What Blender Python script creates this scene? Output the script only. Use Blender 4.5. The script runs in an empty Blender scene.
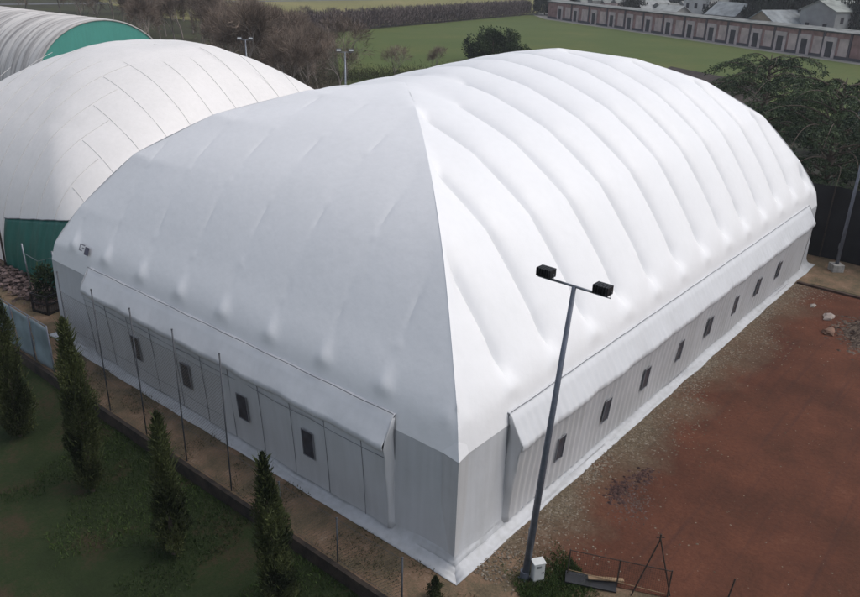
import bpy, math, random
import numpy as np
from mathutils import Vector
PI=math.pi
rng=np.random.default_rng(7); random.seed(7)
scene=bpy.context.scene; COL=scene.collection
# ------------------------------------------------------------------ camera
CAMP=Vector((-13.98,-10.28,15.72)); FPX=782.8
def _cam():
    pitch,roll,yaw=0.407,0.027,0.684
    F=Vector((math.cos(yaw)*math.cos(pitch),math.sin(yaw)*math.cos(pitch),-math.sin(pitch)))
    R=Vector((math.sin(yaw),-math.cos(yaw),0)); U=R.cross(F)
    return F, R*math.cos(roll)+U*math.sin(roll), U*math.cos(roll)-R*math.sin(roll)
CF,CR,CU=_cam()
cd=bpy.data.cameras.new('camera'); cam=bpy.data.objects.new('camera',cd); COL.objects.link(cam)
cd.sensor_width=36; cd.lens=FPX/860*36; cd.clip_end=6000; cd.clip_start=0.2
from mathutils import Matrix
M=Matrix((CR,CU,-CF)).transposed().to_4x4(); M.translation=CAMP; cam.matrix_world=M
scene.camera=cam
# ------------------------------------------------------------------ helpers
MATS={}
def newmat(name):
    m=bpy.data.materials.new(name); m.use_nodes=True; nt=m.node_tree
    return m,nt,nt.nodes['Principled BSDF']
def mat(name,c,rough=.6,vary=.12,scale=3.0,metal=0.0,bump=0.0,bscale=20.0,c2=None,detail=5,spec=None,w=(0.35,0.65),stretch=None):
    if name in MATS: return MATS[name]
    m,nt,b=newmat(name); N=nt.nodes; L=nt.links
    tc=N.new('ShaderNodeTexCoord'); src=tc.outputs['Object']
    if stretch:
        mp=N.new('ShaderNodeMapping'); mp.inputs['Scale'].default_value=stretch; L.new(src,mp.inputs[0]); src=mp.outputs[0]
    n=N.new('ShaderNodeTexNoise'); n.inputs['Scale'].default_value=scale; n.inputs['Detail'].default_value=detail
    L.new(src,n.inputs['Vector'])
    r=N.new('ShaderNodeValToRGB'); L.new(n.outputs['Fac'],r.inputs[0])
    if c2 is None: a=[x*(1-vary) for x in c]; d=[min(1,x*(1+vary)) for x in c]
    else: a=c; d=c2
    r.color_ramp.elements[0].position=w[0]; r.color_ramp.elements[1].position=w[1]
    r.color_ramp.elements[0].color=(*a,1); r.color_ramp.elements[1].color=(*d,1)
    L.new(r.outputs[0],b.inputs['Base Color'])
    b.inputs['Roughness'].default_value=rough; b.inputs['Metallic'].default_value=metal
    if spec is not None: b.inputs['Specular IOR Level'].default_value=spec
    if bump:
        n2=N.new('ShaderNodeTexNoise'); n2.inputs['Scale'].default_value=bscale; n2.inputs['Detail'].default_value=6
        L.new(src,n2.inputs['Vector'])
        bp=N.new('ShaderNodeBump'); bp.inputs['Strength'].default_value=bump; bp.inputs['Distance'].default_value=.05
        L.new(n2.outputs['Fac'],bp.inputs['Height']); L.new(bp.outputs[0],b.inputs['Normal'])
    MATS[name]=m; return m
def leafmat(name,c1,c2,rough=.7):
    m,nt,b=newmat(name); N=nt.nodes; L=nt.links
    a=N.new('ShaderNodeAttribute'); a.attribute_name='tone'
    r=N.new('ShaderNodeValToRGB'); r.color_ramp.elements[0].color=(*c1,1); r.color_ramp.elements[1].color=(*c2,1)
    L.new(a.outputs['Fac'],r.inputs[0]); L.new(r.outputs[0],b.inputs['Base Color'])
    b.inputs['Roughness'].default_value=rough; b.inputs['Specular IOR Level'].default_value=.2
    MATS[name]=m; return m
def link(name,me,parent=None,m=None,smooth=False):
    o=bpy.data.objects.new(name,me); COL.objects.link(o)
    if parent is not None: o.parent=parent
    if m is not None: me.materials.append(m)
    if smooth: me.polygons.foreach_set('use_smooth',[True]*len(me.polygons))
    return o
def tag(o,label=None,cat=None,group=None,kind=None):
    if label: o['label']=label
    if cat: o['category']=cat
    if group: o['group']=group
    if kind: o['kind']=kind
    return o
def thing(name,label,cat,loc=(0,0,0),rz=0,group=None):
    o=bpy.data.objects.new(name,None); COL.objects.link(o); o.location=loc; o.rotation_euler=(0,0,rz)
    return tag(o,label,cat,group)
def copytree(o,parent=None):
    c=o.copy(); COL.objects.link(c); c.parent=parent
    for ch in list(o.children): copytree(ch,c)
    return c
class MB:
    def __init__(s): s.v=[]; s.f=[]
    def quad(s,a,b,c,d):
        n=len(s.v); s.v+=[tuple(a),tuple(b),tuple(c),tuple(d)]; s.f.append((n,n+1,n+2,n+3))
    def box(s,x0,x1,y0,y1,z0,z1):
        n=len(s.v); s.v+=[(x,y,z) for z in (z0,z1) for x,y in ((x0,y0),(x1,y0),(x1,y1),(x0,y1))]
        s.f+=[tuple(n+i for i in q) for q in ((3,2,1,0),(4,5,6,7),(0,1,5,4),(1,2,6,5),(2,3,7,6),(3,0,4,7))]
        return s
    def tube(s,pts,r,n=8,cap=True):
        pts=[Vector(p) for p in pts]; rs=r if isinstance(r,(list,tuple)) else [r]*len(pts)
        base=len(s.v); prev=None
        for i,p in enumerate(pts):
            t=(pts[min(i+1,len(pts)-1)]-pts[max(i-1,0)]).normalized()
            a=t.orthogonal().normalized() if prev is None else (prev-t*prev.dot(t)).normalized()
            prev=a; b=t.cross(a)
            for k in range(n):
                q=p+(a*math.cos(2*PI*k/n)+b*math.sin(2*PI*k/n))*rs[i]; s.v.append(tuple(q))
        for i in range(len(pts)-1):
            for k in range(n):
                s.f.append((base+i*n+k,base+i*n+(k+1)%n,base+(i+1)*n+(k+1)%n,base+(i+1)*n+k))
        if cap:
            s.f.append(tuple(base+k for k in range(n))[::-1]); s.f.append(tuple(base+(len(pts)-1)*n+k for k in range(n)))
        return s
    def grid(s,P,flip=False):   # P: rows x cols array of points
        P=np.asarray(P,float); R,C=P.shape[:2]; n=len(s.v); s.v+=[tuple(p) for p in P.reshape(-1,3)]
        for i in range(R-1):
            for j in range(C-1):
                q=(n+i*C+j,n+i*C+j+1,n+(i+1)*C+j+1,n+(i+1)*C+j); s.f.append(q[::-1] if flip else q)
        return s
    def build(s,name,m,parent=None,smooth=False,bevel=0,solid=0,merge=False):
        me=bpy.data.meshes.new(name); me.from_pydata(s.v,[],s.f)
        if merge:
            import bmesh
            bm=bmesh.new(); bm.from_mesh(me); bmesh.ops.remove_doubles(bm,verts=bm.verts,dist=4e-3)
            bmesh.ops.dissolve_degenerate(bm,edges=bm.edges,dist=1e-4)
            bm.to_mesh(me); bm.free()
        me.validate(); me.update()
        o=link(name,me,parent,m,smooth)
        if bevel:
            md=o.modifiers.new('b','BEVEL'); md.width=bevel; md.segments=2; md.limit_method='ANGLE'
        if solid:
            md=o.modifiers.new('s','SOLIDIFY'); md.thickness=solid; md.offset=-1
        return o
def tri_mesh(name,V,m,parent=None,tone=None,nv=3):
    """V: (n,nv,3) loose faces as one mesh"""
    V=np.asarray(V,np.float32); n=len(V)
    me=bpy.data.meshes.new(name); me.vertices.add(n*nv); me.vertices.foreach_set('co',V.ravel())
    me.loops.add(n*nv); me.loops.foreach_set('vertex_index',np.arange(n*nv,dtype=np.int32))
    me.polygons.add(n); me.polygons.foreach_set('loop_start',np.arange(0,n*nv,nv,dtype=np.int32))
    me.update(calc_edges=True)
    if tone is not None:
        a=me.attributes.new('tone','FLOAT','FACE'); a.data.foreach_set('value',np.asarray(tone,np.float32))
    return link(name,me,parent,m)
def leaves(P,D,length,width,seed=0):
    """slim diamond leaves at P pointing along D"""
    r=np.random.default_rng(seed); n=len(P)
    D=D/np.linalg.norm(D,axis=1,keepdims=True)
    s=np.cross(D,r.normal(size=(n,3))); s/=np.linalg.norm(s,axis=1,keepdims=True)
    L=(length*r.uniform(.6,1.3,n))[:,None]; Wd=(width*r.uniform(.6,1.3,n))[:,None]
    return np.stack([P,P+D*L*.45+s*Wd*.5,P+D*L,P+D*L*.45-s*Wd*.5],1)
def vnoise(P,scale,seed):
    """cheap smooth 3D noise from sines"""
    r=np.random.default_rng(seed); out=np.zeros(len(P))
    for i in range(6):
        k=r.normal(size=3)*scale; out+=np.sin(P@k+r.uniform(0,6.28))
    return out/6
def sm(t): t=np.clip(t,0,1); return t*t*(3-2*t)
# ------------------------------------------------------------------ materials
def pvc(name,c,rough=.38,dirt=.10,transl=.0,band=None):
    m,nt,b=newmat(name); N=nt.nodes; L=nt.links
    tc=N.new('ShaderNodeTexCoord')
    n=N.new('ShaderNodeTexNoise'); n.inputs['Scale'].default_value=.5; n.inputs['Detail'].default_value=7; n.inputs['Roughness'].default_value=.6
    L.new(tc.outputs['Object'],n.inputs[0])
    mp=N.new('ShaderNodeMapping'); mp.inputs['Scale'].default_value=(3.2,3.2,.25); L.new(tc.outputs['Object'],mp.inputs[0])
    n2=N.new('ShaderNodeTexNoise'); n2.inputs['Scale'].default_value=1.3; n2.inputs['Detail'].default_value=5; L.new(mp.outputs[0],n2.inputs[0])
    mx=N.new('ShaderNodeMix'); mx.data_type='FLOAT'; mx.inputs[0].default_value=.5; L.new(n.outputs['Fac'],mx.inputs[2]); L.new(n2.outputs['Fac'],mx.inputs[3])
    r=N.new('ShaderNodeValToRGB'); r.color_ramp.elements[0].position=.35; r.color_ramp.elements[1].position=.6
    r.color_ramp.elements[0].color=(c[0]*(1-dirt),c[1]*(1-dirt),c[2]*(1-dirt*1.1),1); r.color_ramp.elements[1].color=(*c,1)
    L.new(mx.outputs[0],r.inputs[0]); L.new(r.outputs[0],b.inputs['Base Color'])
    rr=N.new('ShaderNodeMapRange'); rr.inputs['To Min'].default_value=rough-.08; rr.inputs['To Max'].default_value=rough+.12
    L.new(n.outputs['Fac'],rr.inputs[0]); L.new(rr.outputs[0],b.inputs['Roughness'])
    n3=N.new('ShaderNodeTexNoise'); n3.inputs['Scale'].default_value=2.2; n3.inputs['Detail'].default_value=3; L.new(tc.outputs['Object'],n3.inputs[0])
    bp=N.new('ShaderNodeBump'); bp.inputs['Strength'].default_value=.12; bp.inputs['Distance'].default_value=.12
    L.new(n3.outputs['Fac'],bp.inputs['Height']); L.new(bp.outputs[0],b.inputs['Normal'])
    MATS[name]=m; return m
M_white=pvc('white_membrane',(.80,.80,.81),.42,.035)
M_grey=pvc('grey_membrane',(.53,.54,.56),.5,.12)
M_gwall=pvc('grey_curtain',(.52,.52,.53),.5,.16)
M_canopy=pvc('canopy_membrane',(.60,.61,.63),.4,.07)
M_hem=pvc('hem_membrane',(.50,.51,.53),.45,.22)
M_cream=pvc('cream_membrane',(.775,.75,.73),.5,.06)
M_seam=mat('seam_grey',(.17,.175,.19),.6)
M_seamlt=mat('seam_light',(.60,.585,.565),.6)
M_win=mat('window_film',(.045,.05,.065),.25,.2)
M_metal=mat('galvanised_steel',(.22,.235,.26),.45,.2,8,metal=.6)
M_pole=mat('grey_pole',(.13,.145,.18),.45,.15,6,metal=.3)
M_black=mat('black_housing',(.012,.013,.016),.5,.3,10)
M_glass=mat('lamp_glass',(.10,.11,.13),.1,.1)
M_conc=mat('concrete',(.30,.29,.27),.9,.25,4,bump=.4)
M_cab=mat('cabinet_grey',(.55,.56,.55),.5,.08,5)
M_green=pvc('green_tarp',(.010,.125,.10),.55,.35)
M_teal=pvc('teal_membrane',(.06,.30,.25),.5,.12)
M_rust=mat('rusty_steel',(.035,.025,.02),.8,.4,9)
M_twig=mat('bare_twig',(.25,.215,.19),.9,.3,.6)
M_bark=mat('bark',(.09,.07,.055),.95,.3,6,bump=.5)
# ------------------------------------------------------------------ ground
def ground_material(name,stops,scale,bump=.5,bs=9,rough=.95,extra=None):
    m,nt,b=newmat(name); N=nt.nodes; L=nt.links
    tc=N.new('ShaderNodeTexCoord')
    def noise(s,d=8,ro=.6):
        n=N.new('ShaderNodeTexNoise'); n.inputs['Scale'].default_value=s; n.inputs['Detail'].default_value=d; n.inputs['Roughness'].default_value=ro
        L.new(tc.outputs['Object'],n.inputs[0]); return n.outputs['Fac']
    big=noise(scale); fine=noise(scale*14,4,.75)
    ad=N.new('ShaderNodeMix'); ad.data_type='FLOAT'; ad.inputs[0].default_value=.38; L.new(big,ad.inputs[2]); L.new(fine,ad.inputs[3])
    r=N.new('ShaderNodeValToRGB'); els=r.color_ramp.elements
    for i,(p,c) in enumerate(stops):
        e=els[i] if i<2 else els.new(p)
        e.position=p; e.color=(*c,1)
    L.new(ad.outputs[0],r.inputs[0]); L.new(r.outputs[0],b.inputs['Base Color'])
    b.inputs['Roughness'].default_value=rough; b.inputs['Specular IOR Level'].default_value=.15
    f2=noise(bs,8,.7)
    bp=N.new('ShaderNodeBump'); bp.inputs['Strength'].default_value=bump; bp.inputs['Distance'].default_value=.12
    L.new(f2,bp.inputs['Height']); L.new(bp.outputs[0],b.inputs['Normal'])
    if extra: extra(N,L,tc,r,b,noise)
    MATS[name]=m; return m
M_earth=ground_material('leafy_earth',[(.34,(.07,.055,.038)),(.66,(.27,.215,.16)),(.47,(.14,.11,.07)),(.56,(.21,.135,.09))],1.0)
M_lawn=ground_material('shade_toned_lawn',[(.3,(.020,.026,.012)),(.72,(.06,.07,.028)),(.5,(.030,.046,.017)),(.62,(.062,.046,.028))],.55,bump=.8,bs=12)  # dim light over the lower garden is put into this dark lawn colour
M_field=ground_material('green_field',[(.3,(.066,.093,.026)),(.7,(.125,.13,.048)),(.5,(.080,.108,.032)),(.6,(.098,.115,.035))],.07,bump=.1,bs=2)
M_straw=ground_material('straw_field',[(.3,(.15,.135,.055)),(.7,(.26,.22,.10)),(.5,(.19,.18,.07))],.03,bump=.1,bs=1)
M_rough=ground_material('rough_grass',[(.3,(.03,.03,.018)),(.7,(.07,.08,.032)),(.5,(.045,.045,.025))],.09,bump=.4,bs=2)
def clay_extra(N,L,tc,r,b,noise):
    # gravel and pale stone chips along the dome wall (y close to 0), red clay further out
    sx=N.new('ShaderNodeSeparateXYZ'); L.new(tc.outputs['Object'],sx.inputs[0])
    w1=noise(.33,6,.6)
    ma=N.new('ShaderNodeMath'); ma.operation='MULTIPLY_ADD'; ma.inputs[1].default_value=5.2; ma.inputs[2].default_value=-3.0; L.new(w1,ma.inputs[0])
    ad=N.new('ShaderNodeMath'); ad.operation='ADD'; L.new(sx.outputs[1],ad.inputs[0]); L.new(ma.outputs[0],ad.inputs[1])
    mr=N.new('ShaderNodeMapRange'); mr.inputs['From Min'].default_value=-2.9; mr.inputs['From Max'].default_value=-.5; L.new(ad.outputs[0],mr.inputs[0])
    vo=N.new('ShaderNodeTexVoronoi'); vo.inputs['Scale'].default_value=14; L.new(tc.outputs['Object'],vo.inputs[0])
    g=N.new('ShaderNodeValToRGB'); g.color_ramp.elements[0].color=(.06,.05,.032,1); g.color_ramp.elements[1].color=(.26,.22,.165,1)
    e=g.color_ramp.elements.new(.55); e.color=(.14,.11,.075,1)
    gm=N.new('ShaderNodeMix'); gm.data_type='FLOAT'; gm.inputs[0].default_value=.45; L.new(vo.outputs['Color'],gm.inputs[2]); L.new(noise(3,6,.75),gm.inputs[3])
    L.new(gm.outputs[0],g.inputs[0])
    # faint drag lines left by raking
    mp_=N.new('ShaderNodeMapping'); mp_.inputs['Rotation'].default_value=(0,0,.55); mp_.inputs['Scale'].default_value=(.12,3.2,1); L.new(tc.outputs['Object'],mp_.inputs[0])
    nl=N.new('ShaderNodeTexNoise'); nl.inputs['Scale'].default_value=1.1; nl.inputs['Detail'].default_value=6; L.new(mp_.outputs[0],nl.inputs[0])
    rl=N.new('ShaderNodeMapRange'); rl.inputs['From Min'].default_value=.56; rl.inputs['From Max'].default_value=.72; rl.inputs['To Max'].default_value=.55; L.new(nl.outputs[0],rl.inputs[0])
    ml=N.new('ShaderNodeMix'); ml.data_type='RGBA'; ml.inputs[7].default_value=(.062,.032,.026,1); L.new(rl.outputs[0],ml.inputs[0]); L.new(r.outputs[0],ml.inputs[6])
    # damp dark patches
    dp=N.new('ShaderNodeMapRange'); dp.inputs['From Min'].default_value=.52; dp.inputs['From Max'].default_value=.66; L.new(noise(.16,5,.55),dp.inputs[0])
    mxd=N.new('ShaderNodeMix'); mxd.data_type='RGBA'; mxd.inputs[7].default_value=(.05,.022,.016,1); L.new(ml.outputs[2],mxd.inputs[6])
    sc=N.new('ShaderNodeMath'); sc.operation='MULTIPLY'; sc.inputs[1].default_value=.35; L.new(dp.outputs[0],sc.inputs[0]); L.new(sc.outputs[0],mxd.inputs[0])
    mx=N.new('ShaderNodeMix'); mx.data_type='RGBA'; L.new(mr.outputs[0],mx.inputs[0]); L.new(mxd.outputs[2],mx.inputs[6]); L.new(g.outputs[0],mx.inputs[7])
    L.new(mx.outputs[2],b.inputs['Base Color'])
M_clay=ground_material('red_clay',[(.3,(.062,.030,.019)),(.72,(.17,.080,.052)),(.5,(.105,.043,.027)),(.6,(.13,.051,.031))],.5,bump=.7,bs=6,extra=clay_extra)

def sheet(name,pts,z,m,label=None):
    o=MB(); o.v=[(x,y,z) for x,y in pts]; o.f=[tuple(range(len(pts)))]
    ob=o.build(name,m); ob['kind']='structure'; return ob
EX=-2.12                      # edge of the upper terrace
mb=MB(); mb.quad((EX,-400,0),(900,-400,0),(900,900,0),(EX,900,0)); gr=mb.build('ground',M_rough); gr['kind']='structure'
sheet('earth_path',[(EX,-1.6),(-.6,-1.9),(.5,-2.6),(1.2,-9),(6,-9),(2.2,-1.2),(30.2,-1.2),(30.2,-26),(35.2,-26),(35.2,60),(EX,60)],.004,M_earth)
# lower garden with gentle bumps
nx,ny=90,140
X=np.linspace(EX,-60,nx); X=EX-(np.linspace(0,1,nx)**2)*58
Y=np.linspace(-40,80,ny)
gx,gy=np.meshgrid(X,Y); Pg=np.stack([gx,gy,gx*0],-1)
gz=-.95+.55*sm(1-(EX-gx)/1.9)+.05*vnoise(Pg.reshape(-1,3),1.2,3).reshape(gx.shape)+.05*vnoise(Pg.reshape(-1,3),.4,4).reshape(gx.shape)
Pg[...,2]=gz
mb=MB(); mb.grid(Pg,flip=False); o=mb.build('garden_lawn',M_lawn,smooth=True); o['kind']='structure'
mb=MB(); mb.quad((-400,-400,-1.1),(EX,-400,-1.1),(EX,900,-1.1),(-400,900,-1.1)); o=mb.build('lower_ground',M_rough); o['kind']='structure'
# clay court, gently uneven
nx,ny=150,70
gx,gy=np.meshgrid(np.linspace(1.6,29.6,nx),np.linspace(-26,-.25,ny)); Pc=np.stack([gx,gy,gx*0],-1)
Pc[...,2]=.012+.004+ .006*(1+vnoise(Pc.reshape(-1,3),2.2,9).reshape(gx.shape))
# the near edge follows the fence
for i in range(ny):
    for j in range(nx):
        y=gy[i,j]; xe=1.6+max(0,(-2.2-y))*.45
        if gx[i,j]<xe: Pc[i,j,0]=xe
mb=MB(); mb.grid(Pc); o=mb.build('clay_court',M_clay,smooth=True); o['kind']='structure'
# fields
sheet('green_field',[(60,66),(118,128),(225,142),(211,126),(158.5,27.5),(140,-10),(92,-10),(80,20),(74,45)],.012,M_field)
sheet('straw_field',[(118,134),(226,145),(300,175),(420,330),(160,330),(110,190)],.012,M_straw)
sheet('field_path',[(211.5,126.3),(158,26.8),(148,8),(144,8),(154,27),(207,127),(222,141),(240,146),(262,158),(262,150),(240,139)],.02,mat('path_gravel',(.24,.23,.21),.95,.2,.3))
sheet('road',[(60,262),(240,232),(420,215),(420,221),(240,239),(60,270)],.03,mat('asphalt_road',(.10,.10,.105),.9,.15,.3))

# ------------------------------------------------------------------ main sports dome
W,Ln,HW=22.06,32.95,3.6
NODES=np.array([(0,3.6),(.18,4.35),(1.12,5.95),(2.95,8.2),(5.4,9.85),(8.15,10.85),(11.03,11.28)])
def catmull(nodes,n=90):
    seg=np.r_[0,np.cumsum(np.hypot(*np.diff(nodes,axis=0).T))]; t=np.linspace(0,seg[-1],n)
    poly=np.stack([np.interp(t,seg,nodes[:,0]),np.interp(t,seg,nodes[:,1])],1)
    m=np.gradient(nodes,seg,axis=0); m[-1]=(m[-1][0],0)
    out=np.zeros_like(poly)
    for i,tt in enumerate(t):
        k=min(np.searchsorted(seg,tt,side='right')-1,len(seg)-2); h=seg[k+1]-seg[k]; u=(tt-seg[k])/h
        out[i]=(2*u**3-3*u*u+1)*nodes[k]+(u**3-2*u*u+u)*h*m[k]+(-2*u**3+3*u*u)*nodes[k+1]+(u**3-u*u)*h*m[k+1]
    return t,seg,poly,out
def face_grid(Lf,nodes,ribs,A,spots=.0,pokes=0.,sub=16,nv=110,zlo=4.3,mfade=.7,klo=1.0,khi=1.0,kin=1.0,kink=1.0,pw=3.0,ends=(0,0),pinch=0.0):
    """roof face over side of length Lf: local (u along side, s inward, z); klo/khi scale how fast the two ends draw in"""
    t,seg,poly,smo=catmull(nodes,nv)
    d=np.diff(ribs).mean(); ks=np.arange(-3,int(Lf/d)+4)
    cols=np.concatenate([np.linspace(ribs[0]+k*d,ribs[0]+(k+1)*d,sub,endpoint=False) for k in ks]); cols=cols[(cols>0)&(cols<Lf)]
    cols=np.r_[0,cols,Lf]
    P=np.zeros((nv,len(cols),3)); ed=np.zeros((nv,len(cols)))
    tan=np.gradient(smo,t,axis=0); tan/=np.linalg.norm(tan,axis=1,keepdims=True); nor=np.stack([-tan[:,1],tan[:,0]],1); nor[-1]=(0,1)
    for i in range(nv):
        s0=smo[i,0]; lo,hi=s0*klo,Lf-s0*khi
        u=np.clip(cols,lo,hi); f=((u-ribs[0])/d)%1.0; g=1-np.abs(2*f-1)**pw
        md=np.minimum(u-lo,hi-u); mf=sm(md/mfade)
        env=sm((smo[i,1]-zlo)/1.3)
        kk=np.maximum((1-g)*mf*kink,np.maximum(ends[0]*(1-sm((u-lo)/4.5)),ends[1]*(1-sm((hi-u)/4.5))))
        mixp=smo[i][None]*(1-kk)[:,None]+poly[i][None]*kk[:,None]
        rd=np.minimum(f,1-f)*d
        disp=A*(g-1)*mf*env-pinch*np.exp(-rd/.13)*mf*env
        if spots: disp=disp+spots*np.exp(-(rd/(.15+.22*np.clip((zlo+.9-smo[i,1])/.9,0,1)))**2)*np.exp(-((smo[i,1]-zlo-.30)/(.20 if smo[i,1]<zlo+.3 else .42))**2)*mf
        if pokes:
            rid=np.floor((u-ribs[0])/d+.5)
            for q in seg[2:-1]:
                off=.35*np.sin(rid*2.7+q)
                disp=disp+pokes*np.exp(-(rd/.09)**2)*np.exp(-((t[i]-q-off)/.13)**2)*mf
            disp=disp-.022*np.exp(-(rd/.08)**2)*mf*env*np.clip(.35+.8*np.sin(t[i]*1.9+rid*1.3),0,1)
        n=nor[i]
        P[i,:,0]=u; P[i,:,1]=(mixp[:,0]+n[0]*disp)*kin; P[i,:,2]=mixp[:,1]+n[1]*disp
        ed[i]=sm(md/1.5)*sm((P[i,:,2]-3.6)/.6)
    flat=P.reshape(-1,3)
    wv=(.018*vnoise(flat,1.3,11)+.015*vnoise(flat,.5,12)).reshape(P.shape[:2])
    P[...,2]+=wv*ed
    return P
def place(P,side,W,Ln):
    u,s,z=P[...,0],P[...,1],P[...,2]
    if side=='R': return np.stack([u,s,z],-1),False
    if side=='L': return np.stack([s,u,z],-1),True
    if side=='B': return np.stack([u,W-s,z],-1),True
    if side=='E': return np.stack([Ln-s,u,z],-1),False
dome=thing('sports_dome','large white air supported sports hall with ribbed roof and grey skirt, the nearest dome','sports dome')
ribsR=np.arange(14)*2.41+.35; ribsL=np.arange(9)*2.49+.45
mb=MB()
KL=.925     # the left end face is a little steeper than the long sides
for side,Lf,rb,A,sp,pk,kl,kh,ki,kk,pw,en in (('R',Ln,ribsR,.165,.10,0,KL,1,1,.85,2.4,(0,.9)),('B',Ln,ribsR,.165,.0,0,KL,1,1,.85,2.4,(.9,.9)),('L',W,ribsL,.018,.11,.035,1,1,KL,0,2.0,(0,.9)),('E',W,ribsL,.05,.05,0,1,1,1,.3,2.0,(.9,.9))):
    P=face_grid(Lf,NODES,rb,A,sp,pk,klo=kl,khi=kh,kin=ki,kink=kk,pw=pw,ends=en,sub=24,pinch=.085 if side in 'RB' else 0); Q,fl=place(P,side,W,Ln); Q[...,2]=np.where(Q[...,2]>3.6,3.6+(Q[...,2]-3.6)*(1+.075*sm((Q[...,0]-7)/15)),Q[...,2]); mb.grid(Q,flip=fl)
membrane=mb.build('membrane',M_white,dome,smooth=True,merge=True)
def relax(o,cx,cy,rad,it):
    import bmesh
    bm=bmesh.new(); bm.from_mesh(o.data); vs_=[v for v in bm.verts if (v.co.x-cx)**2+(v.co.y-cy)**2<rad*rad and v.co.z>8]
    for _ in range(it): bmesh.ops.smooth_vert(bm,verts=vs_,factor=.5,use_axis_x=False,use_axis_y=False,use_axis_z=True)
    bm.to_mesh(o.data); bm.free()
relax(membrane,10.2,11.03,2.6,60); relax(membrane,9.0,9.7,1.9,25)
membrane.data.set_sharp_from_angle(angle=math.radians(19))
# corner seam tubes on the two mitres in view
t_,sg_,poly_,smo_=catmull(NODES,60)
mb=MB(); mb.tube([(s*KL,s,z+.004) for s,z in smo_[2:34]],[.010]*26+[.010-.0022*k for k in range(len(smo_[2:34])-26)],6); mb.build('hip_seam',M_white,dome)
# fabric pulled proud over the corner frame: white gusset above, grey facets below
cA,cB,cC=(-.075,-.075),(.44,-.018),(-.018,.52)
mb=MB(); mb.v=[(*cA,3.585),(*cB,3.62),(.40,.43,5.0),(-.004,.52,3.605)]; mb.f=[(0,1,2),(0,2,3)]
mb.build('corner_gusset',M_white,dome)
mb=MB(); mb.v=[(*cA,.45),(*cB,.45),(*cB,3.615),(*cA,3.58),(*cC,.45),(*cC,3.60)]; mb.f=[(0,1,2,3),(4,0,3,5)]
mb.build('corner_facing',M_gwall,dome)
# grey lower wall: rectangle ring with soft folds
def wall_ring(z0,z1,off0,off1,rows,seed,amp,corner_r=.0,step=.12):
    per=[]
    for (ax,ay,bx,by,nx_,ny_) in ((0,0,Ln,0,0,-1),(Ln,0,Ln,W,1,0),(Ln,W,0,W,0,1),(0,W,0,0,-1,0)):
        L_=math.hypot(bx-ax,by-ay); n=int(L_/step)
        for k in range(n): f=k/n; per.append((ax+(bx-ax)*f,ay+(by-ay)*f,nx_,ny_,f*L_,L_))
    per.append(per[0])
    P=np.zeros((rows,len(per),3))
    for i in range(rows):
        h=i/(rows-1); z=z0+(z1-z0)*h; off=off0+(off1-off0)*h
        for j,(x,y,nx_,ny_,d,L_) in enumerate(per):
            if d<1e-6:   # corner: push diagonally
                pn={(0,-1):(-1,-1),(1,0):(1,-1),(0,1):(1,1),(-1,0):(-1,1)}[(nx_,ny_)]; P[i,j]=(x+pn[0]*off,y+pn[1]*off,z)
            else:
                cx=max(0,1-d/.6); dx=max(0,1-(L_-d)/.6)
                P[i,j]=(x+nx_*off,y+ny_*off,z)
    n=amp*vnoise(P.reshape(-1,3)*np.array([1,1,.25]),2.2,seed).reshape(P.shape[:2])
    for j,(x,y,nx_,ny_,d,L_) in enumerate(per):
        if 1e-6<d:
            fade=min(1,d/.5,(L_-d)/.5)
            P[:,j,0]+=nx_*n[:,j]*fade; P[:,j,1]+=ny_*n[:,j]*fade
    return P
mb=MB(); mb.grid(wall_ring(.2,HW,.06,-.0,14,21,.035)); mb.build('lower_wall',M_grey,dome,smooth=False)
for pl in dome.children[-1].data.polygons: pl.use_smooth=True
# pale hem lying over the foot of the wall and out on the ground, in folds
hem_prof=[(.015,.56),(.045,.50),(.05,.43),(.08,.37),(.085,.31),(.13,.26),(.14,.19),(.22,.15),(.26,.095),(.35,.075),(.42,.035),(.52,.012)]
rings=[wall_ring(z,z,o_,o_,2,31+i//2,.03 if i<9 else .05)[0] for i,(o_,z) in enumerate(hem_prof)]
Ph=np.array(rings); fl=Ph.reshape(-1,3)
Ph[...,2]+=(np.array([0,.03,.03,.03,.03,.025,.025,.02,.02,.012,.01,0])[:,None])*vnoise(fl*np.array([1,1,0]),3.0,77).reshape(Ph.shape[:2])
for i in range(1,11):
    k=np.sin(np.arange(Ph.shape[1])*.03*(1+.17*i)+i*1.7)+.6*np.sin(np.arange(Ph.shape[1])*.11+i*2.9)
    Ph[i,:,2]+=.020*k
Ph[...,2]=np.maximum(Ph[...,2],.024)
mb=MB(); mb.grid(Ph[::-1]); hm=mb.build('hem',M_hem,dome,smooth=True,solid=.008); hm.data.set_sharp_from_angle(angle=math.radians(62))
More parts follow.
